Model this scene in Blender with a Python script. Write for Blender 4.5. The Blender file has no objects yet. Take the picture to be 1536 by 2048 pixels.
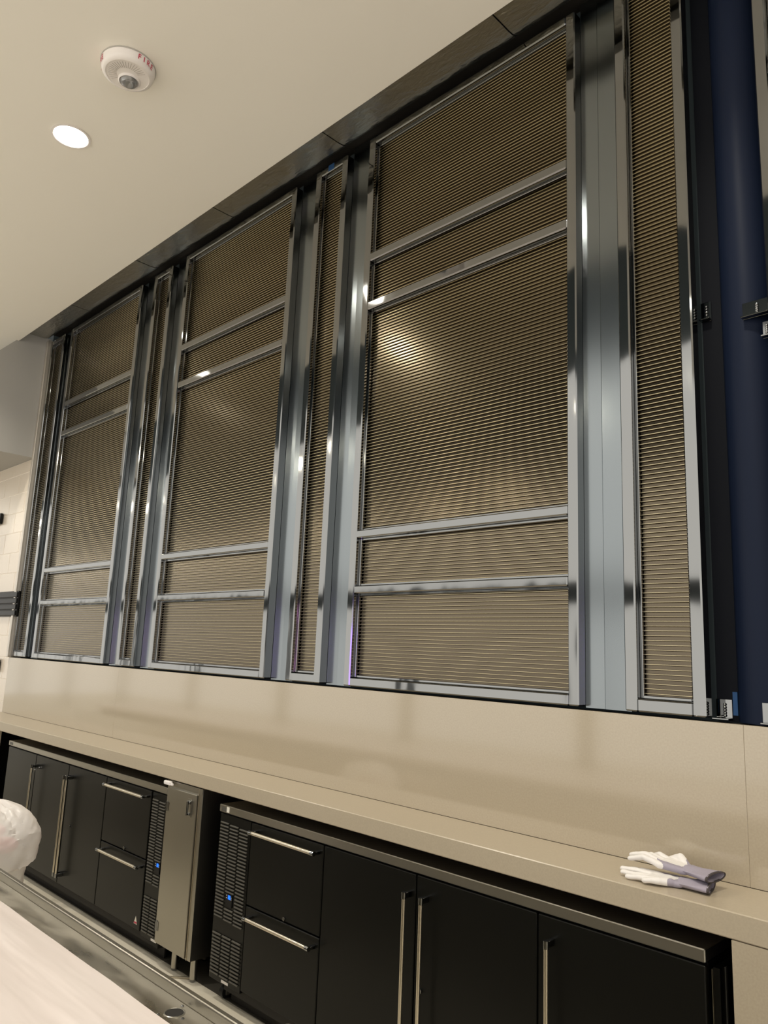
import bpy, bmesh, math, random
from mathutils import Vector, Matrix, noise
C = bpy.context.scene.collection
SC = bpy.context.scene
PI = math.pi
random.seed(7)

# ------------------------------------------------------------ camera
YAW, PIT, ROL, FPX = 0.7857469, 0.1842457, 0.0414849, 1507.07
fw = Vector((-math.sin(YAW)*math.cos(PIT), math.cos(YAW)*math.cos(PIT), math.sin(PIT)))
rt = Vector((math.cos(YAW), math.sin(YAW), 0)); up = rt.cross(fw)
r2 = math.cos(ROL)*rt + math.sin(ROL)*up; u2 = -math.sin(ROL)*rt + math.cos(ROL)*up
cd = bpy.data.cameras.new('camera'); cam = bpy.data.objects.new('camera', cd); C.objects.link(cam)
M = Matrix((r2, u2, -fw)).transposed().to_4x4(); M.translation = Vector((0, -2.55, 1.666)); cam.matrix_world = M
cd.sensor_fit = 'HORIZONTAL'; cd.sensor_width = 36; cd.lens = FPX*36/1536
cd.clip_start = 0.05; cd.clip_end = 80
SC.camera = cam

# ------------------------------------------------------------ world, exposure, large lights
w = bpy.data.worlds.new('world'); SC.world = w; w.use_nodes = True
w.node_tree.nodes['Background'].inputs[0].default_value = (1.0, 0.955, 0.875, 1)
w.node_tree.nodes['Background'].inputs[1].default_value = 1.45
SC.view_settings.view_transform = 'Standard'; SC.view_settings.look = 'None'
SC.view_settings.exposure = 0.0; SC.view_settings.gamma = 1.0
try: SC.view_settings.use_curve_mapping = False
except Exception: pass

# ------------------------------------------------------------ materials
def mat(name, col, rough=.5, metal=0., **k):
    m = bpy.data.materials.new(name); m.use_nodes = True
    b = m.node_tree.nodes['Principled BSDF']
    b.inputs['Base Color'].default_value = (*col, 1); b.inputs['Roughness'].default_value = rough
    b.inputs['Metallic'].default_value = metal
    for a, v in k.items():
        b.inputs[a.replace('_', ' ')].default_value = v
    return m
def nd(m, t, **k):
    n = m.node_tree.nodes.new(t)
    for a, v in k.items():
        if hasattr(n, a): setattr(n, a, v)
        else: n.inputs[a].default_value = v
    return n
def ln(m, a, b): m.node_tree.links.new(a, b)
def coords(m, scale=(1, 1, 1)):
    t = nd(m, 'ShaderNodeNewGeometry'); mp = nd(m, 'ShaderNodeMapping'); mp.inputs['Scale'].default_value = scale
    ln(m, t.outputs['Position'], mp.inputs['Vector']); return mp.outputs[0]
def bump(m, scale, nscale=1., strength=.2, dist=.002, detail=3., kind='noise'):
    b = m.node_tree.nodes['Principled BSDF']
    n = nd(m, 'ShaderNodeTexNoise'); n.inputs['Scale'].default_value = nscale; n.inputs['Detail'].default_value = detail
    ln(m, coords(m, scale), n.inputs['Vector'])
    bp = nd(m, 'ShaderNodeBump'); bp.inputs['Strength'].default_value = strength; bp.inputs['Distance'].default_value = dist
    ln(m, n.outputs['Fac'], bp.inputs['Height']); ln(m, bp.outputs[0], b.inputs['Normal'])
def mottle(m, c1, c2, scale, nscale=1., lo=.4, hi=.6, detail=4.):
    b = m.node_tree.nodes['Principled BSDF']
    n = nd(m, 'ShaderNodeTexNoise'); n.inputs['Scale'].default_value = nscale; n.inputs['Detail'].default_value = detail
    ln(m, coords(m, scale), n.inputs['Vector'])
    r = nd(m, 'ShaderNodeValToRGB'); r.color_ramp.elements[0].position = lo; r.color_ramp.elements[1].position = hi
    r.color_ramp.elements[0].color = (*c1, 1); r.color_ramp.elements[1].color = (*c2, 1)
    ln(m, n.outputs['Fac'], r.inputs[0]); ln(m, r.outputs[0], b.inputs['Base Color'])
def roughvar(m, lo, hi, scale, nscale=1.):
    b = m.node_tree.nodes['Principled BSDF']
    n = nd(m, 'ShaderNodeTexNoise'); n.inputs['Scale'].default_value = nscale
    ln(m, coords(m, scale), n.inputs['Vector'])
    r = nd(m, 'ShaderNodeMapRange'); r.inputs['To Min'].default_value = lo; r.inputs['To Max'].default_value = hi
    r.inputs['From Min'].default_value = .3; r.inputs['From Max'].default_value = .7
    ln(m, n.outputs['Fac'], r.inputs[0]); ln(m, r.outputs[0], b.inputs['Roughness'])

MCEIL = mat('ceiling_paint', (.93, .90, .83), .8)
MDARK = mat('dark_ceiling_paint', (.03, .045, .05), .8)
MFAR = mat('far_wall_paint', (.62, .58, .60), .7)
MBULK = mat('gray_bulkhead_paint', (.40, .39, .37), .7)
MFLOOR = mat('floor_concrete', (.52, .49, .41), .45); mottle(MFLOOR, (.66, .61, .50), (.74, .69, .58), (1, 1, 1), 3)
MSTONE = mat('beige_quartz', (.45, .385, .285), .09); mottle(MSTONE, (.435, .37, .275), (.465, .40, .295), (1, 1, 1), 160, .35, .65)
MSTONE.node_tree.nodes['Principled BSDF'].inputs['IOR'].default_value = 1.8
MSTONE2 = mat('beige_quartz_satin', (.45, .385, .285), .3); mottle(MSTONE2, (.435, .37, .275), (.465, .40, .295), (1, 1, 1), 160, .35, .65)
MCHROME = mat('polished_steel', (.27, .275, .275), .06, 1.); bump(MCHROME, (1, 1, .35), 9, .35, .004, 1.)
MSTEEL = mat('brushed_steel', (.43, .41, .36), .3, 1.); bump(MSTEEL, (3, 3, 160), 2, .15, .001)
MDECK = mat('drainboard_steel', (.66, .62, .54), .3, 1.); roughvar(MDECK, .22, .42, (2, 6, 3), 3)
MBLUE = mat('satin_blue_steel', (.24, .265, .28), .18, 1.)
MNAVY = mat('navy_panel', (.006, .011, .028), .5, .0, Specular_IOR_Level=.15)
MBAND = mat('dark_metal_sheet', (.46, .45, .41), .3, 1.); bump(MBAND, (3, 6, 1), 5, .55, .02, 6.)
MBACK = mat('woven_mesh_brown', (.135, .112, .082), .2, 1.)
MWIRE = mat('brass_wire', (.52, .45, .30), .26, 1.)
MBLACK = mat('black_steel', (.005, .005, .004), .3, 0.)
MBLACK.node_tree.nodes['Principled BSDF'].inputs['Specular IOR Level'].default_value = .22
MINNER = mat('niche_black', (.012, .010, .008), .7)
MLOUV = mat('louvre_gray', (.10, .095, .08), .45, .3)
MHAND = mat('satin_bar_metal', (.72, .66, .54), .28, 1.)
MWHITE = mat('white_plastic', (.88, .84, .82), .35)
MRED = mat('red_print', (.55, .05, .10), .5)
MTILE = mat('white_glazed_tile', (.74, .66, .56), .22); bump(MTILE, (40, 1, 4), 2, .12, .002)
MGROUT = mat('grout', (.90, .84, .75), .9)
MTRIM = mat('ribbed_aluminium', (.55, .51, .45), .35, .6); bump(MTRIM, (60, 60, 60), 1, .5, .003)
MRIBK = mat('black_rubber', (.008, .008, .008), .4, Specular_IOR_Level=.2)
MTAPE = mat('blue_tape', (.01, .06, .17), .7)
MLABEL = mat('white_label', (.8, .77, .68), .5)
MFILM = mat('protective_film', (.80, .72, .68), .38, 0., Coat_Weight=.35, Coat_Roughness=.2)
mottle(MFILM, (.80, .71, .67), (.84, .76, .72), (1.0, 5, 1), 2, .3, .7); bump(MFILM, (1.1, 9, 1), 2, .55, .012, 2.)
MBAG = mat('thin_white_plastic', (.95, .92, .88), .3, 0.)
MBAG.node_tree.nodes['Principled BSDF'].inputs['Alpha'].default_value = .74
MPINK = mat('pink_paper', (.92, .20, .26), .6)
MGREYC = mat('grey_knit', (.34, .31, .37), .9); bump(MGREYC, (300, 40, 40), 1, .5, .001)
MCOAT = mat('white_rubber_coating', (.80, .77, .74), .55); bump(MCOAT, (40, 40, 40), 1, .3, .004)
MGDARK = mat('dark_cuff_binding', (.06, .05, .05), .9)
MGLASS = mat('clear_lens', (.9, .9, .92), .05, 0., Transmission_Weight=.85, IOR=1.45)
def emis(name, col, s):
    m = mat(name, (0, 0, 0)); b = m.node_tree.nodes['Principled BSDF']
    b.inputs['Emission Color'].default_value = (*col, 1); b.inputs['Emission Strength'].default_value = s; return m
MLAMP = emis('lamp_glow', (1, .90, .70), 30)
MDOWN = emis('downlight_glow', (1, .95, .82), 14)
MLCD = emis('blue_display', (.01, .16, 1.), 1.6)
MVIO = emis('added_violet_glow', (.40, .22, 1.), 9)
MPNK = emis('added_pink_glow', (1., .35, .9), 7)

# ------------------------------------------------------------ mesh helpers
class MB:
    def __init__(s): s.bm = bmesh.new()
    def box(s, x0, x1, y0, y1, z0, z1, bev=0., m=None, seg=1):
        r = bmesh.ops.create_cube(s.bm, size=1)
        vs = r['verts']
        for v in vs:
            v.co = Vector(((x0+x1)/2+v.co.x*(x1-x0), (y0+y1)/2+v.co.y*(y1-y0), (z0+z1)/2+v.co.z*(z1-z0)))
        if bev:
            es = list({e for v in vs for e in v.link_edges})
            r2_ = bmesh.ops.bevel(s.bm, geom=es, offset=bev, segments=seg, affect='EDGES', profile=.5)
            vs = list({v for v in r2_['verts']})
        if m is not None:
            for v in vs: v.co = m @ v.co
        return s
    def tube(s, p0, p1, r0, r1=None, n=12, caps=True):
        p0 = Vector(p0); p1 = Vector(p1); d = p1-p0; r1 = r0 if r1 is None else r1
        q = d.to_track_quat('Z', 'Y').to_matrix().to_4x4(); q.translation = (p0+p1)/2
        bmesh.ops.create_cone(s.bm, cap_ends=caps, segments=n, radius1=r0, radius2=r1, depth=d.length, matrix=q)
        return s
    def sphere(s, c, r, sc=(1, 1, 1), n=16):
        mt = Matrix.Translation(c) @ Matrix.Diagonal((*sc, 1))
        bmesh.ops.create_uvsphere(s.bm, u_segments=n, v_segments=max(6, n//2), radius=r, matrix=mt); return s
    def lathe(s, prof, c, n=48):
        rings = []
        for (r, z) in prof:
            if r < 1e-5: rings.append([s.bm.verts.new((c[0], c[1], c[2]+z))])
            else: rings.append([s.bm.verts.new((c[0]+r*math.cos(2*PI*i/n), c[1]+r*math.sin(2*PI*i/n), c[2]+z)) for i in range(n)])
        for a, b in zip(rings, rings[1:]):
            for i in range(n):
                j = (i+1) % n
                if len(a) == 1 and len(b) == 1: continue
                if len(a) == 1: s.bm.faces.new((a[0], b[j], b[i]))
                elif len(b) == 1: s.bm.faces.new((a[i], a[j], b[0]))
                else: s.bm.faces.new((a[i], a[j], b[j], b[i]))
        return s
    def poly(s, pts, d):
        """prism: polygon pts extruded by vector d"""
        a = [s.bm.verts.new(p) for p in pts]; b = [s.bm.verts.new(Vector(p)+Vector(d)) for p in pts]; n = len(a)
        s.bm.faces.new(a[::-1]); s.bm.faces.new(b)
        for i in range(n): s.bm.faces.new((a[i], a[(i+1) % n], b[(i+1) % n], b[i]))
        return s
    def build(s, name, m, parent=None, smooth=False, **p):
        bmesh.ops.recalc_face_normals(s.bm, faces=s.bm.faces)
        me = bpy.data.meshes.new(name); s.bm.to_mesh(me); s.bm.free(); me.materials.append(m)
        if smooth:
            for f in me.polygons: f.use_smooth = True
            try: me.set_sharp_from_angle(angle=math.radians(40))
            except Exception: pass
        return link(name, me, parent, **p)
def link(name, me, parent=None, **p):
    o = bpy.data.objects.new(name, me); C.objects.link(o)
    if parent is not None:
        o.parent = parent; o.matrix_parent_inverse = Matrix.Identity(4)
        off = Vector((0, 0, 0)); q = parent
        while q is not None: off += q.location; q = q.parent
        o.location = -off
    for a, v in p.items(): o[a] = v
    return o
def thing(name, loc, label, cat, group=None):
    o = bpy.data.objects.new(name, None); C.objects.link(o); o.location = loc
    o.empty_display_size = .1
    o['label'] = label; o['category'] = cat
    if group: o['group'] = group
    return o
def tag(o, label, cat, group=None):
    o['label'] = label; o['category'] = cat
    if group: o['group'] = group
    return o

# ------------------------------------------------------------ the setting
ZT = 4.42            # underside of the pale ceiling slab
MB().box(-24, 5, -9.5, .6, -.1, 0).build('floor', MFLOOR, kind='structure')
MB().box(-24, 5, -1.85, -.278, ZT, ZT+.05).build('ceiling', MCEIL, kind='structure')
MB().box(-24, 5, -6.3, -1.851, 5.6, 5.7).build('ceiling_main', MDARK, kind='structure')
# fascia closing the slab edge up to the main ceiling, out of sight above the slab
MB().box(-24, 5, -1.851, -1.80, ZT+.05, 5.6).build('trim_2', MDARK, kind='structure')
MB().box(-7.1, -.87, -.20, .50, 0, .003).build('floor_niche_shade', mat('niche_shade', (.05, .045, .035), .6), kind='structure')  # dark sheet laid on the niche floor in place of its shade
# main back wall behind the frames
MB().box(-9.5, -7.2405, .03, .20, 3.336, 5.7).build('wall_upper', MDARK, kind='structure')  # wall extension added to stop light leaking in past the bulkhead
wb = MB().box(-7.24, 5, .1005, .20, 1.02, 5.7).build('wall_back', MDARK, kind='structure')
# bulkhead at the left
MB().poly([(-7.245, .02, 3.335), (-7.245, .02, 4.53), (-7.245, -.20, 4.53), (-7.245, -.443, 4.262), (-7.245, -1.1, 3.52), (-7.245, -1.1, 3.335)], (-2.2, 0, 0)).build('wall_left', MBULK, kind='structure')
# tiled wall at the left
tw = MB().box(-9.5, -7.243, .006, .12, 0, 3.335).build('wall_tiled', MGROUT, kind='structure')
th, tl, gr = .1925, .385, .006
tme = {}
def tile_mesh(L):
    k = round(L, 3)
    if k not in tme:
        b = MB().box(0, L-gr, 0, .008, 0, th-gr, .0008)
        bmesh.ops.recalc_face_normals(b.bm, faces=b.bm.faces)
        me = bpy.data.meshes.new('tile'); b.bm.to_mesh(me); b.bm.free(); me.materials.append(MTILE); tme[k] = me
    return tme[k]
row = 0; z = 1.297-6*th
while z < 3.33:
    x = -7.366 if row % 2 == 0 else -7.366-tl/2
    xs = [(x, -7.2435)] if x < -7.2435 else []
    cx = x
    while cx > -9.0:
        xs.append((cx-tl, cx)); cx -= tl
    for a, b in xs:
        while b-a > tl+.001: a += tl
        if b-a < .02: continue
        hgt = th
        o = link('tile', tile_mesh(b-a), tw); o.location = Vector((a, .0035+random.uniform(-.0004, .0004), max(z, .0)))
        if z+th > 3.335: o.scale.z = (3.335-z)/th
    z += th; row += 1

# dark metal strip overhead between slab and frames: one sheet per stretch
ts = MB().box(-7.2, 5, -.9, .09, 4.56, 4.60).build('trim_1', MINNER, kind='structure')
seams = [-7.2, -6.835, -6.249, -5.642, -5.1, -4.601, -4.05, -3.493, -2.949, -2.36, -1.78, -1.2, -.6, 0.1]
for i, (a, b) in enumerate(zip(seams, seams[1:])):
    q = MB(); lift = .003*(i % 2)
    prof = [(-.9, 4.5), (-.09, 4.5), (-.06, 4.503), (-.035, 4.512), (-.02, 4.527), (-.015, 4.545)]
    n = 10; g = []
    for k in range(n+1):
        x = a+.002+(b-a-.004)*k/n; rw = []
        for j, (y, zz) in enumerate(prof):
            wv = noise.noise(Vector((x*3.1, y*4, i)))*.004
            rw.append((q.bm.verts.new((x, y, zz+wv-lift)), q.bm.verts.new((x, y+.004, zz+.006+wv-lift))))
        g.append(rw)
    for k in range(n):
        for j in range(len(prof)-1):
            q.bm.faces.new((g[k][j][0], g[k+1][j][0], g[k+1][j+1][0], g[k][j+1][0]))
            q.bm.faces.new((g[k][j][1], g[k][j+1][1], g[k+1][j+1][1], g[k+1][j][1]))
    for j in range(len(prof)-1):
        q.bm.faces.new((g[0][j][0], g[0][j+1][0], g[0][j+1][1], g[0][j][1])); q.bm.faces.new((g[n][j][0], g[n][j][1], g[n][j+1][1], g[n][j+1][0]))
    q.build('metal_sheet', MBAND, ts, smooth=True)

# ------------------------------------------------------------ framed mesh panels
ZB, ZTOP = 1.500, 4.486
FY, BY = 0.0, .055
def wires(name, x0, x1, z0, z1, parent):
    pitch = .0168; r = .0021
    # fine woven cloth: one slightly upward-leaning band between every two cross wires
    q = MB(); a = z0; vs = []
    while a < z1-1e-4:
        b = min(z1, (math.floor(a/pitch+1e-6)+1)*pitch); dy = (b-a)*.115
        vs.append((.046, a)); vs.append((.046+dy, b)); a = b
    fr = [(q.bm.verts.new((x0, y, z)), q.bm.verts.new((x1, y, z))) for (y, z) in vs]
    for m0, m1 in zip(fr, fr[1:]): q.bm.faces.new((m0[0], m0[1], m1[1], m1[0]))
    c0 = (q.bm.verts.new((x0, .053, z0)), q.bm.verts.new((x1, .053, z0))); c1 = (q.bm.verts.new((x0, .053, z1)), q.bm.verts.new((x1, .053, z1)))
    q.bm.faces.new((c0[0], c1[0], c1[1], c0[1])); q.bm.faces.new((fr[0][0], c0[0], c0[1], fr[0][1])); q.bm.faces.new((fr[-1][1], c1[1], c1[0], fr[-1][0]))
    me = bpy.data.meshes.new('wire_mesh'); q.bm.normal_update(); q.bm.to_mesh(me); q.bm.free(); me.materials.append(MBACK); link('wire_mesh', me, parent)
    q = MB()
    k0 = math.ceil(z0/pitch)
    k = k0
    while k*pitch < z1-.002:
        if k*pitch > z0+.002:
            zc = k*pitch; ring = []
            for xx in (x0, x1):
                ring.append([q.bm.verts.new((xx, .0432+r*math.cos(t*PI/3+PI/6), zc+r*math.sin(t*PI/3+PI/6))) for t in range(6)])
            for t in range(6): q.bm.faces.new((ring[0][t], ring[0][(t+1) % 6], ring[1][(t+1) % 6], ring[1][t]))
        k += 1
    o = q.build('cross_wires', MWIRE, parent, smooth=True); o['kind'] = 'stuff'
def bead(x0, x1, z0, z1, parent):
    b = .011
    for (a, c, d, e) in ((x0, x0+b, z0, z1), (x1-b, x1, z0, z1), (x0+b, x1-b, z0, z0+b), (x0+b, x1-b, z1-b, z1)):
        MB().box(a, c, .028, .042, d, e, .002).build('glazing_bead', MCHROME, parent)
RAILS = [(4.446, 4.486), (3.734, 3.779), (3.453, 3.497), (2.225, 2.264), (1.947, 1.986), (1.500, 1.542)]
def unit(x0, x1, wide, label):
    t = thing('framed_mesh_panel', ((x0+x1)/2, 0, ZB), label, 'panel', 'chrome framed mesh panels on the back wall')
    sw = .045
    MB().box(x0, x0+sw, FY, BY, ZB, ZTOP, .005).build('stile', MCHROME, t)
    MB().box(x1-sw, x1, FY, BY, ZB, ZTOP, .005).build('stile', MCHROME, t)
    rails = RAILS if wide else [RAILS[0], (1.500, 1.545)]
    for a, b in rails: MB().box(x0+sw, x1-sw, FY+.0004, BY, a, b, .005).build('rail', MCHROME, t)
    for (a1, b1), (a0, b0) in zip(rails, rails[1:]):
        wires('w', x0+sw, x1-sw, b0, a1, t); bead(x0+sw, x1-sw, b0, a1, t)
    return t
UN = [(-7.200, -6.877, 0, 'narrow chrome framed mesh panel at the far left beside the white tiles'),
      (-6.735, -5.390, 1, 'leftmost and smallest looking of the three wide chrome framed mesh panels'),
      (-5.193, -4.922, 0, 'narrow chrome framed mesh panel between the leftmost and the middle wide panels'),
      (-4.726, -3.435, 1, 'middle one of the three wide chrome framed mesh panels'),
      (-3.246, -2.969, 0, 'narrow chrome framed mesh panel with a bit of blue tape at its top'),
      (-2.787, -1.495, 1, 'largest looking wide chrome framed mesh panel, nearest to the viewer'),
      (-1.311, -1.028, 0, 'narrow chrome framed mesh panel at the right beside the dark navy recess')]
for u in UN: unit(*u)
t5 = unit(-.774, .55, 1, 'partly seen brownish chrome frame at the upper right edge of the photo')
# blue satin panels between the units
gaps = [(-6.877, -6.735, 'first narrow blue steel strip from the left between the framed panels'),
        (-5.390, -5.193, 'blue steel strip right of the leftmost wide framed panel'),
        (-4.922, -4.726, 'blue steel strip left of the middle wide framed panel'),
        (-3.435, -3.246, 'blue steel strip right of the middle wide framed panel'),
        (-2.969, -2.787, 'blue steel strip left of the largest wide framed panel'),
        (-1.495, -1.311, 'broadest looking blue steel strip, right of the largest wide framed panel')]
for a, b, lab in gaps:
    q = MB(); xm = a+(b-a)*.42
    pts = [(a+.001, .052, 1.495), (xm, .056, 1.495), (xm+.004, .052, 1.495), (b-.001, .053, 1.495), (b-.001, .095, 1.495), (a+.001, .095, 1.495)]
    q.poly(pts, (0, 0, 3.055))
    tag(q.build('blue_steel_strip', MBLUE), lab, 'wall panel', 'blue steel strips between the framed panels')
# navy recess at the right with a rounded column
q = MB(); pts = []
for i in range(17):
    u = i/16; pts.append((-.955+.175*u, .085-.055*math.sin(PI*min(1, u*1.0))**.8, 1.49))
pts += [(-.78, .098, 1.49), (-.955, .098, 1.49)]
q.poly(pts, (0, 0, 3.06)); tag(q.build('navy_column', MNAVY, smooth=True), 'dark navy rounded upright in the recess at the right edge', 'column')
tag(MB().box(-1.026, -.957, .09, .098, 1.49, 4.55).build('navy_backing', mat('navy_black', (.005, .006, .009), .6, 0, Specular_IOR_Level=.1)), 'almost black flat strip in the recess beside the last narrow frame', 'wall panel')

# small brackets and tapes
def bracket(x0, x1, z0, z1, y0, y1, lab):
    t = thing('steel_bracket', ((x0+x1)/2, (y0+y1)/2, z0), lab, 'bracket', 'small steel brackets in the navy recess')
    MB().box(x0, x1, y1-.004, y1, z0, z1, .001).build('plate', MCHROME, t)
    MB().box(x0, x1, y0, y1-.004, z0, z0+.005, .001).build('flange', MCHROME, t)
    q = MB()
    for k in range(5): q.sphere((x0+(x1-x0)*.55, y1-.008, z0+.012+k*(z1-z0-.02)/5), .005, (1, .6, 1), 8)
    q.build('weld_bead', MCHROME, t, smooth=True)
bracket(-1.0275, -.990, 2.905, 2.980, .060, .089, 'small square steel bracket on the right side of the last narrow frame')
bracket(-.862, -.775, 2.845, 2.905, .000, .028, 'long steel bracket at the right edge, level with the small square bracket')
bracket(-1.0275, -.975, 1.495, 1.56, .045, .089, 'steel bracket at the foot of the recess beside blue tape')
bracket(-.862, -.776, 1.495, 1.56, .000, .028, 'steel bracket at the foot of the recess, at the right edge of the photo')
bracket(-.800, -.775, 2.76, 2.82, .000, .028, 'tiny steel bracket just under the long one at the right edge')
tag(MB().box(-.972, -.957, .083, .0895, 1.51, 1.585).build('blue_tape_scrap', MTAPE), 'torn scrap of blue painter tape at the foot of the navy recess', 'tape')
tag(MB().box(-3.135, -3.085, -.0006, 0, 4.448, 4.487).build('blue_tape_bit', MTAPE), 'short piece of blue tape on the top rail of a narrow frame', 'tape')
q = MB().box(-7.241, -7.201, -.028, .03, 1.49, 4.5, .002)
o = q.build('trim_3', MTRIM, kind='structure')

# ------------------------------------------------------------ splash, counter, niche
bs = MB().box(-7.24, 3.0, .021, .098, 1.0, 1.486).build('backsplash', MINNER)
tag(bs, 'glossy beige stone backsplash between the worktop and the framed panels', 'backsplash')
for a, b in ((-7.24, -5.118), (-5.1175, -.9135), (-.913, 3.0)):
    MB().box(a, b, 0, .0205, 1.0105, 1.488, .001).build('stone_panel', MSTONE, bs)
CT, CB, CY = 1.010, .938, -.283
q = MB().box(-7.24, 3.0, CY, .0, CB+.002, CT, .003).box(-7.24, 3.0, 0, .098, CB+.002, .999)
tag(q.build('countertop', MSTONE2), 'long beige stone worktop ledge with thick front edge along the back bar', 'countertop')
tag(MB().box(-7.24, -6.47, CY+.001, CY+.03, 0, CB).build('stone_end_panel', MSTONE), 'beige stone end panel under the worktop at its left end', 'end panel')
tag(MB().box(-.868, 3.0, CY+.001, CY+.03, 0, CB).build('stone_end_panel', MSTONE), 'beige stone face under the worktop right of the bar refrigerator', 'end panel')
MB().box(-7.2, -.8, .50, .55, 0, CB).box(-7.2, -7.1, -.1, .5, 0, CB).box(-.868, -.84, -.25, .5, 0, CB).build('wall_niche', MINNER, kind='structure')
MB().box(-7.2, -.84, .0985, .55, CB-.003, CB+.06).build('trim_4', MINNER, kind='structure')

# ------------------------------------------------------------ bar refrigerators
FYD = -.26            # door front plane
def vhandle(x, z0, z1, parent):
    q = MB().tube((x, -.302, z0+.022), (x, -.302, z1-.022), .0075, n=12)
    q.build('handle_bar', MHAND, parent, smooth=True)
    for a, b in ((z0, z0+.024), (z1-.024, z1)):
        q = MB().tube((x, -.302, a), (x, -.302, b), .0092, n=12); zz = (a+b)/2
        q.box(x-.007, x+.007, -.298, FYD-.001, zz-.010, zz+.010, .001)
        q.build('handle_bracket', MCHROME, parent, smooth=True)
def hhandle(x0, x1, z, parent):
    q = MB().tube((x0+.02, -.302, z), (x1-.02, -.302, z), .0085, n=12)
    q.build('handle_bar', MHAND, parent, smooth=True)
    for a, b in ((x0, x0+.022), (x1-.022, x1)):
        q = MB().tube((a, -.302, z), (b, -.302, z), .0105, n=12); xx = (a+b)/2
        q.box(xx-.010, xx+.010, -.298, FYD-.001, z-.006, z+.006, .001)
        q.build('handle_bracket', MCHROME, parent, smooth=True)
def lock(x, z, parent, key=False):
    q = MB().tube((x, FYD-.009, z), (x, FYD+.002, z), .0085, n=14).box(x-.001, x+.001, FYD-.011, FYD-.008, z-.005, z+.005)
    if key:
        q.tube((x, FYD-.030, z), (x, FYD-.008, z), .0045, n=8); q.sphere((x-.022, FYD-.030, z-.016), .009, (1.5, .4, .8), 10)
    q.build('lock', MCHROME, parent, smooth=True)
def fridge(x0, x1, doors, drawers, grille, ncol, ndoors, label, disp, badge):
    t = thing('bar_refrigerator', ((x0+x1)/2, 0, 0), label, 'refrigerator', 'black under-counter bar refrigerators')
    MB().box(x0+.004, x1-.004, FYD+.026, .40, .112, .846).build('cabinet_body', MBLACK, t)
    MB().box(x0+.03, x1-.03, FYD+.10, .39, .05, .1115).build('underframe', MINNER, t)
    q = MB().box(x0, x1, FYD-.004, .40, .851, .887, .003).build('steel_top', MSTEEL, t)
    MB().box(x0+.10, x1-.02, -.185, -.175, .004, .1115).build('toe_shade', MINNER, t)  # added dark strip standing in for the shade under the doors
    MB().box(x0+.10, x1-.02, FYD+.03, -.186, .06, .1115).build('toe_shade_shelf', MINNER, t)
    for (a, b, hx, lk) in doors:
        d = MB().box(a+.003, b-.003, FYD, FYD+.022, .112, .843, .003).build('door', MBLACK, t)
        MB().box(a+.008, b-.008, FYD+.0222, FYD+.0258, .118, .838).build('gasket', MLOUV, d)
        if hx is not None: vhandle(hx, .165, .785, d)
        if lk: lock(lk[0], lk[1], d, lk[2])
    (a, b) = drawers
    zm = .478 if grille[0] < a else .478
    for (z0, z1, hz) in ((zm+.003, .843, .812), (.112, zm-.003, .440)):
        d = MB().box(a+.003, b-.003, FYD, FYD+.022, z0, z1, .003).build('drawer', MBLACK, t)
        hhandle(a+.045, b+(-.015), hz, d)
        if z0 > .4: lock((a+b)/2+.03, zm+.016, d)
    (a, b) = grille
    g = MB().box(a+.003, b-.003, FYD+.004, FYD+.022, .095, .843, .002).build('grille_panel', MBLACK, t)
    cw = (b-a-.02)/ncol
    sq = MB().box(-cw/2+.006, cw/2-.006, -.006, .001, -.0028, .0028, .0008, Matrix.Rotation(.35, 4, 'X'))
    bmesh.ops.recalc_face_normals(sq.bm, faces=sq.bm.faces); sm = bpy.data.meshes.new('slat'); sq.bm.to_mesh(sm); sq.bm.free(); sm.materials.append(MLOUV)
    for c in range(ncol):
        xc = a+.01+cw*(c+.5)
        for (zt, zb) in ((.805-.004*c, .365), (.300, .115)):
            z = zt
            while z > zb:
                if not (abs(z-.462) < .036 and abs(xc-disp) < .03):
                    o = link('slat', sm, g); o.location = Vector(o.location)+Vector((xc, FYD+.002, z))
                z -= .0158
    MB().box(disp-.026, disp+.026, FYD-.001, FYD+.0035, .435, .492, .001).build('controller', MRIBK, t)
    MB().box(disp-.006, disp+.014, FYD-.002, FYD-.0012, .470, .488).build('display', MLCD, t, label='small lit blue display')
    q = MB()
    for dz in (.474, .485): q.box(disp-.020, disp-.015, FYD-.002, FYD-.0012, dz-.002, dz+.002)
    for dz in (.472, .480): q.box(disp+.018, disp+.022, FYD-.002, FYD-.0012, dz-.002, dz+.002)
    q.build('buttons', MLABEL, t)
    MB().box(badge-.028, badge+.028, FYD+.0025, FYD+.0038, .100, .112).build('badge', MWHITE, t, label='white badge at the foot of the grille')
    MB().box(x0+.02, x0+.085, FYD-.0048, FYD-.004, .858, .878).build('name_plate', MLOUV, t)
    # casters
    for xx, yy in ((x0+.06, -.19), (x0+.06, .32), (x1-.08, .32)):
        c = MB().tube((xx-.014, yy, .030), (xx+.014, yy, .030), .0295, n=20).build('caster', MRIBK, t, smooth=True)
        MB().box(xx-.022, xx+.022, yy-.012, yy+.022, .045, .0495).box(xx-.022, xx-.017, yy-.012, yy+.014, .02, .048).box(xx+.017, xx+.022, yy-.012, yy+.014, .02, .048).build('fork', MLOUV, c)
    return t
f1 = fridge(-6.26, -3.878, [(-6.26, -5.713, -5.672+.0, None), (-5.713, -5.156, -5.124, (-5.625, .765, True)), (-5.156, -4.605, -5.085, (-5.045, .48, False))],
       (-4.605, -4.050), (-4.047, -3.878), 2, 3, 'black refrigerator in the left half, partly behind the white plastic bag', -3.922, -3.90)
f2 = fridge(-3.366, -.949, [(-2.570, -2.037, -2.020-.04, None), (-2.037, -1.500, -1.975, (-2.002+.004, .456, False)), (-1.500, -.949, -1.440, None)],
       (-3.100, -2.570), (-3.366, -3.103), 3, 3, 'large black refrigerator in the right half, nearest to the viewer', -3.237, -3.228)
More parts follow.
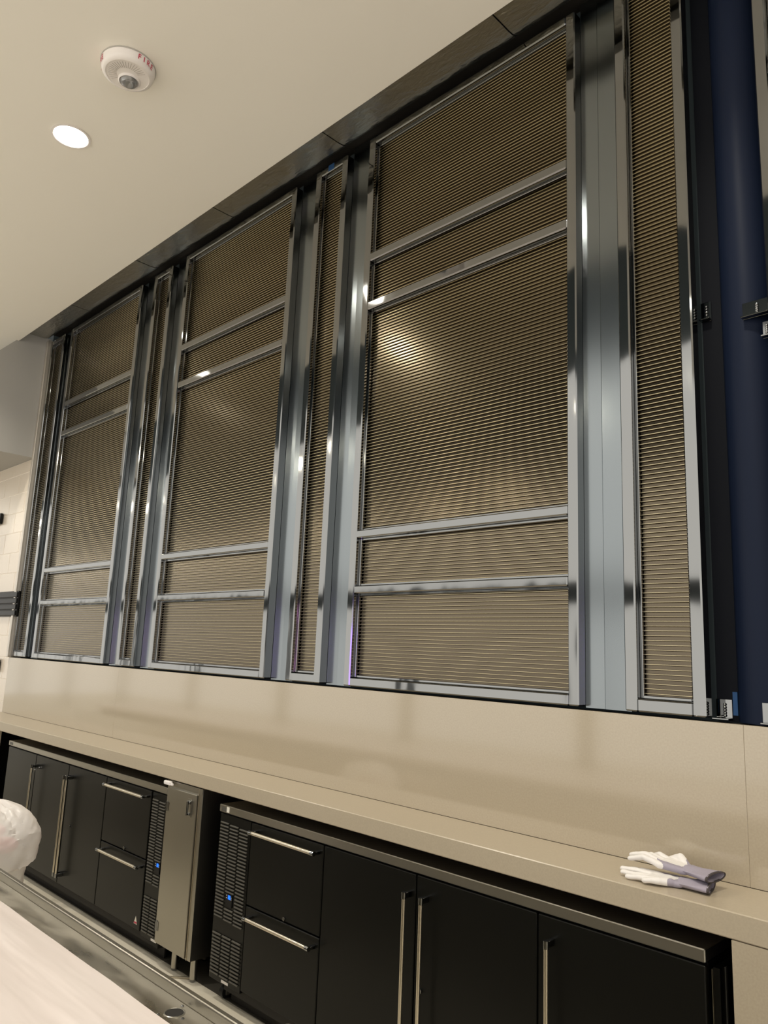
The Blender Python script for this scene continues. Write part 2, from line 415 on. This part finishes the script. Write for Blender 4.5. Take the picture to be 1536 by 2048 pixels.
MB().box(-3.300, -3.278, FYD-.0065, FYD-.0049, .857, .883).build('sticker', MLABEL, f2, label='small white square sticker')
q = MB(); q.poly([(-4.118, FYD-.0012, .138), (-4.082, FYD-.0012, .138), (-4.100, FYD-.0012, .178)], (0, .001, 0))
q.build('warning_sticker', MLABEL, f1, label='small triangular warning sticker')
q = MB(); q.poly([(-4.115, FYD-.0014, .140), (-4.085, FYD-.0014, .140), (-4.085, FYD-.0014, .150), (-4.115, FYD-.0014, .150)], (0, .0002, 0))
q.build('sticker_print', MRED, f1)
q = MB().box(-.943, -.925, -.225, .39, .115, .835).build('side_cover', MBLACK, f2)
MB().box(-.944, -.9425, -.2345, -.2250, .12, .832).build('edge_trim', MHAND, f2, label='thin bright edge along the right side')
MB().box(-.925, -.922, -.19, -.18, .12, .832).build('edge_trim', MLOUV, f2)

# ------------------------------------------------------------ slim stainless cabinet between them
sc = thing('slim_steel_cabinet', (-3.70, -.1, 0), 'tall slim stainless steel cabinet on round legs between the two black refrigerators', 'cabinet')
X0, X1 = -3.872, -3.520
MB().box(X0, X1, -.268, .02, .112, .930, .002).build('body', MSTEEL, sc)
MB().box(X0, X1, -.2705, -.2685, .905, .932).build('header', MSTEEL, sc)
d = MB().box(-3.838, -3.560, -.279, -.2685, .118, .897, .002).build('door', MSTEEL, sc)
MB().box(-3.640, -3.598, -.2810, -.2792, .782, .872, .0006).build('handle_plate', MSTEEL, d)
q = MB().box(-3.630, -3.606, -.290, -.2812, .845, .862, .002).box(-3.630, -3.606, -.290, -.2812, .790, .803, .002).tube((-3.618, -.294, .792), (-3.618, -.294, .862), .006, n=10)
q.build('latch_handle', MCHROME, d, smooth=True)
for zz in (.80, .20):
    MB().tube((-3.846, -.280, zz-.025), (-3.846, -.280, zz+.025), .006, n=10).box(-3.850, -3.826, -.2815, -.2795, zz-.022, zz+.022).build('hinge', MCHROME, sc, smooth=True)
q = MB().box(X1-.034, X1-.031, -.2715, -.2686, .112, .93); q.build('face_seam', MHAND, sc)
for xx, yy in ((-3.740, -.215), (-3.560, -.215), (-3.740, -.03), (-3.560, -.03)):
    l = MB().tube((xx, yy, .012), (xx, yy, .1115), .0175, n=18).build('leg', MSTEEL, sc, smooth=True)
    MB().tube((xx, yy, .0035), (xx, yy, .0115), .015, .019, n=16).build('foot', MCHROME, l, smooth=True)
o = MB().box(-3.868, -3.800, -.300, -.2815, .912, .9325, .004).box(-3.800, -3.782, -.297, -.285, .913, .925, .003).build('white_latch_guard', MWHITE)
o.parent = sc; o.location = -sc.location
# black cable looping under the cabinet
q = MB(); P = None
for i in range(25):
    u = i/24; p = Vector((-3.775-.03*math.sin(u*PI), -.20+.08*u, .108-.10*math.sin(u*PI)**.7))
    if P is not None: q.tube(P, p, .004, n=8)
    P = p
tag(q.build('power_cord', MRIBK, smooth=True), 'thin black cord hanging under the slim steel cabinet', 'cord')
MB_ = MB().tube((-3.69, -.30, .006), (-3.58, -.20, .006), .005, n=8)
tag(MB_.build('metal_rod', MHAND, smooth=True), 'short pale rod lying on the floor under the slim steel cabinet', 'rod')
tag(MB().box(-4.20, -4.05, -.17, -.163, 0, .006).build('floor_strip', MLABEL), 'thin white strip lying on the floor before the left refrigerator', 'strip')

# ------------------------------------------------------------ foreground drainboard and wrapped bar top
db = thing('steel_drainboard', (-2.0, -1.5, 0), 'stainless steel drainboard with raised rim beside the film covered bar top', 'drainboard')
MB().box(-9, 1.5, -1.75, -1.4635, .820, .835, .001).build('deck', MDECK, db)
MB().box(-9, 1.5, -1.463, -1.446, .78, .861, .004, seg=2).build('rim', MSTEEL, db)
MB().box(-9, 1.5, -1.75, -1.4635, .10, .8195).build('underbody', MSTEEL, db)
MB().tube((-1.657, -1.505, .8345), (-1.657, -1.505, .8366), .0205, n=28).build('drain_hole', MINNER, db)
q = MB().lathe([(.0206, .0006), (.022, .0020), (.0245, .0012), (.0245, 0)], (-1.657, -1.505, .835), 28); q.build('drain_ring', MSTEEL, db, smooth=True)
q = MB()
for a in (0, 2.1, 4.2): q.sphere((-1.657+.036*math.cos(a), -1.505+.036*math.sin(a), .836), .004, (1, 1, .5), 10)
q.build('screw_heads', MCHROME, db, smooth=True)
for xx in (-8.5, -5, -2, 1):
    MB().tube((xx, -1.6, 0), (xx, -1.6, .0995), .02, n=14).build('leg', MSTEEL, db)
bt = thing('wrapped_bar_top', (-2.0, -2.0, 0), 'broad bar top wrapped in creased pinkish white protective film', 'bar top')
MB().box(-9, 1.5, -2.34, -1.665, .90, .922).build('board', MWHITE, bt)
q = MB(); nx, ny = 210, 24; vg = []
for i in range(nx+1):
    rw = []
    for j in range(ny+1):
        x = -9+10.5*i/nx; y = -2.34+.690*j/ny
        h = .010*abs(noise.noise(Vector((x*.7, y*9, 3))))+.006*noise.noise(Vector((x*2.3, y*22+x, 7)))
        e = min(1, (ny-j)/2)
        rw.append(q.bm.verts.new((x, y+(.003*noise.noise(Vector((x*5, 0, 0))) if j == ny else 0), .925+h*e+.002)))
    vg.append(rw)
for i in range(nx):
    for j in range(ny): q.bm.faces.new((vg[i][j], vg[i+1][j], vg[i+1][j+1], vg[i][j+1]))
for i in range(nx):
    a, b = vg[i][ny], vg[i+1][ny]
    c = q.bm.verts.new((a.co.x, a.co.y+.003, .890)); d_ = q.bm.verts.new((b.co.x, b.co.y+.003, .890)); q.bm.faces.new((a, b, d_, c))
q.build('protective_film', MFILM, bt, smooth=True)
MB().box(-9, 1.5, -2.28, -1.76, 0, .8995).build('bar_body', MINNER, bt)
# rounded faucet knob at the bottom edge
fk = thing('rounded_tap', (-1.36, -1.40, 0), 'rounded pale metal tap head just showing at the bottom edge', 'tap')
MB().tube((-1.352, -1.415, 0), (-1.352, -1.415, .85), .008, n=10).build('stem', MSTEEL, fk, smooth=True)
MB().sphere((-1.352, -1.415, .866), .022, (1.3, .8, 1), 20).build('head', MHAND, fk, smooth=True)

# ------------------------------------------------------------ plastic bag with pink contents
bx, by = -3.80, -1.205
bg = thing('plastic_bag', (bx, by, 0), 'bulging white translucent plastic bag with pink contents at the left edge', 'bag')
prof = [(0, .005), (.12, .005), (.15, .03), (.155, .2), (.16, .4), (.165, .50), (.168, .56), (.165, .60), (.172, .64), (.178, .66), (.205, .668), (.214, .70), (.218, .76), (.215, .80), (.195, .845), (.165, .88), (.125, .905), (.07, .925), (0, .935)]
def bag_surf(pr_, seed, amp):
    pr = []
    for (a, b), (c, d2) in zip(pr_, pr_[1:]):
        for k in range(4): pr.append((a+(c-a)*k/4, b+(d2-b)*k/4))
    pr.append(pr_[-1])
    q = MB(); q.lathe(pr, (0, 0, 0), 96)
    for v in q.bm.verts:
        p = v.co.copy(); a = math.atan2(p.y, p.x); r = math.hypot(p.x, p.y)
        ca, sa = math.cos(a), math.sin(a)
        f = noise.noise(Vector((ca*1.6, sa*1.6, p.z*3+seed)))                     # big bulges
        tw = a+p.z*3.5+f*1.5                                                               # slanting folds
        g = 1-abs(noise.noise(Vector((math.cos(tw)*5.5, math.sin(tw)*5.5, p.z*2+seed*2)))*2)
        h = 1-abs(noise.noise(Vector((ca*3+p.z*9, sa*3-p.z*7, p.z*13+seed)))*2)
        k = 1+amp*(1.0*f+.16*(g-.5)+.16*(h-.5))
        v.co = Vector((bx+p.x*k, by+p.y*k, p.z+(.022*f+.010*(g-.5))*(1 if p.z > .5 else 0)*min(1, r/.05)))
    return q
bag_surf(prof, 4.1, .16).build('bag_skin', MBAG, bg, smooth=True)
q = MB()
for (dx, dy, zz, r) in ((.02, -.03, .82, .075), (-.06, .03, .80, .07), (.05, .05, .76, .07), (-.02, -.06, .70, .08), (.05, -.05, .64, .06), (.0, -.06, .75, .08)):
    q.sphere((bx+dx, by+dy, zz-.02), r, (1, 1, .5), 20)
o = q.build('pink_contents', MPINK, bg, smooth=True); o['kind'] = 'stuff'

# ------------------------------------------------------------ ceiling fixtures
SX, SY = -3.220, -1.217
st = thing('fire_strobe', (SX, SY, ZT-.062), 'round white ceiling alarm with clear strobe lens and red FIRE lettering', 'alarm')
R = .127
MB().lathe([(R*.96, 0), (R, -.004), (R, -.010), (R*.985, -.012), (R*.975, -.030), (R*.93, -.044), (R*.86, -.050), (R*.80, -.052), (R*.79, -.049), (0, -.049)], (SX, SY, ZT-.001), 72).build('housing', MWHITE, st, smooth=True)
MB().lathe([(R*1.02, 0), (R*1.02, -.006), (R*.9, -.0065)], (SX, SY, ZT), 72).build('base_plate', mat('alarm_base', (.45, .43, .40), .6), st, smooth=True)
la = math.radians(140); lx, ly = SX+.036*math.cos(la), SY+.036*math.sin(la)
MB().lathe([(.052, -.049), (.052, -.056), (.047, -.060), (.044, -.056), (.044, -.0495)], (lx, ly, ZT), 40).build('lens_ring', MWHITE, st, smooth=True)
MB().lathe([(.043, -.052), (.041, -.062), (.032, -.071), (.016, -.076), (0, -.077)], (lx, ly, ZT), 40).build('lens', MGLASS, st, smooth=True)
MB().lathe([(.034, -.052), (.026, -.062), (.010, -.055), (0, -.054)], (lx, ly, ZT), 24).build('reflector', MCHROME, st, smooth=True)
q = MB()
for i in range(22):
    a = math.radians(-150+i*9)
    for r0, r1_ in ((.050, .088),):
        dx, dy = math.cos(a), math.sin(a)
        mt = Matrix.Translation((SX+dx*(r0+r1_)/2, SY+dy*(r0+r1_)/2, ZT-.0505)) @ Matrix.Rotation(a, 4, 'Z')
        q.box(-(r1_-r0)/2, (r1_-r0)/2, -.0012, .0012, -.0008, .0008, 0, mt)
q.build('sounder_ribs', mat('rib_shade', (.50, .46, .43), .6), st)
def ring_text(txt, cang, size, step):
    q = MB()
    for i, ch in enumerate(txt):
        cu = bpy.data.curves.new('t', 'FONT'); cu.body = ch; cu.size = size; cu.align_x = 'CENTER'; cu.offset = .0006
        to = bpy.data.objects.new('t', cu); C.objects.link(to)
        dg = bpy.context.evaluated_depsgraph_get(); dg.update(); me = to.evaluated_get(dg).to_mesh()
        a0 = cang+(i-(len(txt)-1)/2)*step; vs = []
        for v in me.vertices:
            zz = -.036+v.co.y; rr = R*(1.0-.025*max(0, min(1, (-zz-.012)/.018)))+.0012
            a = a0+v.co.x/R
            vs.append(q.bm.verts.new((SX+rr*math.cos(a), SY+rr*math.sin(a), ZT+zz)))
        for p in me.polygons:
            try: q.bm.faces.new([vs[k] for k in p.vertices])
            except Exception: pass
        bpy.data.objects.remove(to)
    return q
for a in (15, -112, 133):
    ring_text('FIRE', math.radians(a), .035, .20).build('fire_lettering', MRED, st, label='red word FIRE')

def downlight(x, y, lab=None, vis=True):
    t = thing('downlight', (x, y, ZT-.004), lab or 'recessed round downlight in the pale ceiling outside the view', 'ceiling light', 'recessed downlights in the pale ceiling')
    MB().lathe([(.089, 0), (.103, -.001), (.105, -.004), (.093, -.005), (.089, -.002)], (x, y, ZT), 40).build('trim_ring', MWHITE, t, smooth=True)
    MB().lathe([(.090, -.002), (.085, -.0035), (0, -.0038)], (x, y, ZT), 36).build('lens', MDOWN, t, smooth=True)
    L = bpy.data.lights.new('downlight_lamp', 'SPOT'); L.energy = 150; L.color = (1, .93, .80); L.spot_size = 2.3; L.spot_blend = .8; L.shadow_soft_size = .08
    lo = bpy.data.objects.new('downlight_lamp', L); C.objects.link(lo); lo.parent = t; lo.location = (0, 0, -.02)
downlight(-3.952, -1.188, 'bright round recessed downlight in the pale ceiling')
for x in (-6.6, -.9, 1.9): downlight(x, -1.262)

for i in range(9):  # unseen spots added to bounce fill off the bar top onto the ceiling
    x = 1.2-i*1.7
    t = thing('fill_downlight', (x, -2.75, 5.595), 'round fill downlight added high in the dark main ceiling, out of view', 'ceiling light', 'fill downlights added in the dark main ceiling')
    MB().lathe([(.10, 0), (.115, -.003), (.11, -.012), (.09, -.012), (.088, -.004), (0, -.004)], (x, -2.75, 5.6), 32).build('trim_ring', MWHITE, t, smooth=True)
    L = bpy.data.lights.new('fill_lamp', 'SPOT'); L.energy = 60; L.color = (1, .92, .80); L.spot_size = 1.9; L.spot_blend = .7; L.shadow_soft_size = .09
    lo = bpy.data.objects.new('fill_lamp', L); C.objects.link(lo); lo.parent = t; lo.location = (0, 0, -.03)

# pendant lamps guessed from chrome glints, added behind the camera to be mirrored
for i in range(18):
    x = .9-i*1.05+random.uniform(-.15, .15); y = -3.4+random.uniform(-.25, .25); z = 4.02+random.uniform(-.12, .08)
    t = thing('added_pendant', (x, y, z), 'small glowing pendant lamp added over the main room, behind the viewer', 'lamp', 'pendant lamps added over the main room')
    MB().sphere((x, y, z), .065, (1, 1, 1), 16).build('globe', MLAMP, t, smooth=True)
    MB().tube((x, y, z+.06), (x, y, z+.11), .03, .018, 12).tube((x, y, z+.1), (x, y, 5.6), .004, n=6).build('cord', MRIBK, t)
# a dark beam on posts added behind the camera for the steel to mirror
bm_ = thing('added_beam', (-8, -6.0, 0), 'long dark beam on posts added behind the viewer for the steel to mirror', 'beam')
MB().box(-24, 5, -6.05, -5.95, 2.36, 2.62).build('beam', MDARK, bm_)
for k in range(10): MB().box(4-k*3.0, 4.18-k*3.0, -6.04, -5.96, 0, 2.359).build('post', MDARK, bm_)
for (x, y, m, lab) in ((1.3, -4.3, MVIO, 'violet'), (2.6, -4.6, MPNK, 'pink')):  # unseen coloured tubes, added to put violet streaks on the steel edges
    t = thing('added_light_tube', (x, y, 0), 'upright '+lab+' light tube added behind the viewer to streak the steel edges', 'light')
    MB().tube((x, y, 1.1), (x, y, 2.3), .03, n=16).build('glow_tube', m, t, smooth=True)
    MB().tube((x, y, 0), (x, y, 1.0995), .02, n=12).tube((x, y, .0), (x, y, .02), .14, n=24).build('stand', MRIBK, t)

# ------------------------------------------------------------ things on the left tiled wall
lr = thing('black_ribbed_rail', (-7.8, -.03, 1.85), 'black ribbed rail on the white tiled wall at the left edge', 'rail')
MB().box(-9.0, -7.150, -.020, -.0041, 1.85, 2.080, .002).build('back_plate', MRIBK, lr)
for k in range(4):
    MB().box(-9.0, -7.152, -.034, -.0205, 1.858+k*.055, 1.858+k*.055+.047, .005).build('rib', MRIBK, lr)
tag(MB().box(-8.15, -7.872, -.03, -.0041, 2.76, 2.865, .003).build('black_wall_box', MRIBK), 'small black box high on the white tiles at the left edge', 'box')
tag(MB().box(-7.62, -7.415, -.03, -.0041, 1.345, 1.465, .012).build('black_wall_plate', MRIBK), 'small black rounded plate low on the white tiles at the left edge', 'wall plate')

# ------------------------------------------------------------ work gloves
def capsule_mesh(segs, voxel=.0022, zs=1.):
    q = MB()
    for (p0, p1, ra, rb) in segs:
        q.sphere(p0, ra, n=14); q.sphere(p1, rb, n=14); q.tube(p0, p1, ra, rb, 14)
    me = bpy.data.meshes.new('tmp'); q.bm.to_mesh(me); q.bm.free()
    o = bpy.data.objects.new('tmp', me); C.objects.link(o)
    md = o.modifiers.new('r', 'REMESH'); md.mode = 'VOXEL'; md.voxel_size = voxel
    sm = o.modifiers.new('s', 'SMOOTH'); sm.iterations = 6; sm.factor = .5
    dg = bpy.context.evaluated_depsgraph_get(); dg.update()
    m2 = bpy.data.meshes.new_from_object(o.evaluated_get(dg)); bpy.data.objects.remove(o)
    return m2
def glove(loc, rot, z0, label, flip=1, curl=0.):
    """fingers towards -x, cuff at +x, about 0.25 m long; flattened on the worktop"""
    t = thing('work_glove', loc, label, 'glove')
    S = []
    P = lambda x, y, z: (x, y*flip, z)
    for k in range(6):                                   # palm: fan of fat rods
        y = -.034+.0136*k
        S.append((P(.045, y*.75, .012), P(-.035, y, .013), .012, .013))
    tips = [(-.125, -.052, .010), (-.138, -.022, .016), (-.128, .010, .013), (-.105, .040, .010)]
    for k, (tx, ty, tz) in enumerate(tips):
        by_ = -.034+.0225*k; mx = -.035+(tx+.035)*.55
        S.append((P(-.035, by_, .013), P(mx, (by_+ty)/2, .015+curl*.012+.004*math.sin(k*2.)), .0125, .0105))
        S.append((P(mx, (by_+ty)/2, .015+curl*.012+.004*math.sin(k*2.)), P(tx, ty, tz), .0105, .0085))
    S.append((P(.020, .030, .014), P(-.010, .050, .018+curl*.016), .014, .013)); S.append((P(-.010, .050, .018+curl*.016), P(-.050, .056, .013+curl*.002), .0125, .0095))
    me = capsule_mesh(S); me.materials.append(MCOAT); me.materials.append(MGREYC)
    for v in me.vertices:
        v.co.z = max(v.co.z, -.0)*.85+.0015*noise.noise(Vector((v.co.x*60, v.co.y*60, loc[0]*9)))
    for f in me.polygons:
        f.use_smooth = True; c = f.center
        f.material_index = 1 if (c.x > .028+.014*math.cos(c.y*70) or (c.y*flip < -.018 and c.x > -.03+.02*math.sin(c.y*90))) else 0
    o = link('hand', me, t); o.location = (0, 0, 0)
    # knitted cuff: flattened sleeve, open at the wrist
    q = MB(); n = 32; rings = []
    for k, (x, wy, hz) in enumerate(((.040, .036, .012), (.060, .040, .011), (.085, .046, .011), (.110, .052, .012), (.1285, .056, .013))):
        rings.append([(x, wy*math.cos(2*PI*i/n), .013+hz*math.sin(2*PI*i/n)+.002*math.sin(4*2*PI*i/n+k)) for i in range(n)])
    def ringfaces(rs):
        vv = [[q.bm.verts.new(p) for p in r] for r in rs]
        for a, b in zip(vv, vv[1:]):
            for i in range(n): q.bm.faces.new((a[i], a[(i+1) % n], b[(i+1) % n], b[i]))
    inner = [[(x, y*.94, .013+(zz-.013)*.8) for (x, y, zz) in r] for r in rings[::-1]]
    ringfaces(rings+inner)
    c = q.build('cuff', MGREYC, t, smooth=True); c.location = (0, 0, 0)
    q = MB(); rr = []
    for k, (x, f_, g_) in enumerate(((.125, 1.02, 1.06), (.131, 1.03, 1.08), (.1315, .95, .8), (.125, .94, .78))):
        rr.append([(x, .0565*f_*math.cos(2*PI*i/n), .013+.0135*g_*math.sin(2*PI*i/n)) for i in range(n)])
    ringfaces(rr); e = q.build('cuff_binding', MGDARK, t, smooth=True); e.location = (0, 0, 0)
    t.rotation_euler = rot
    return t
glove((-1.098, -.172, CT+.001), (0, 0, .20), 0, 'lower white and grey work glove of the pair on the worktop', -1)
glove((-1.092, -.120, CT+.032), (0, .03, -.10), 0, 'upper white and grey work glove lying folded over the other', 1, 1.)
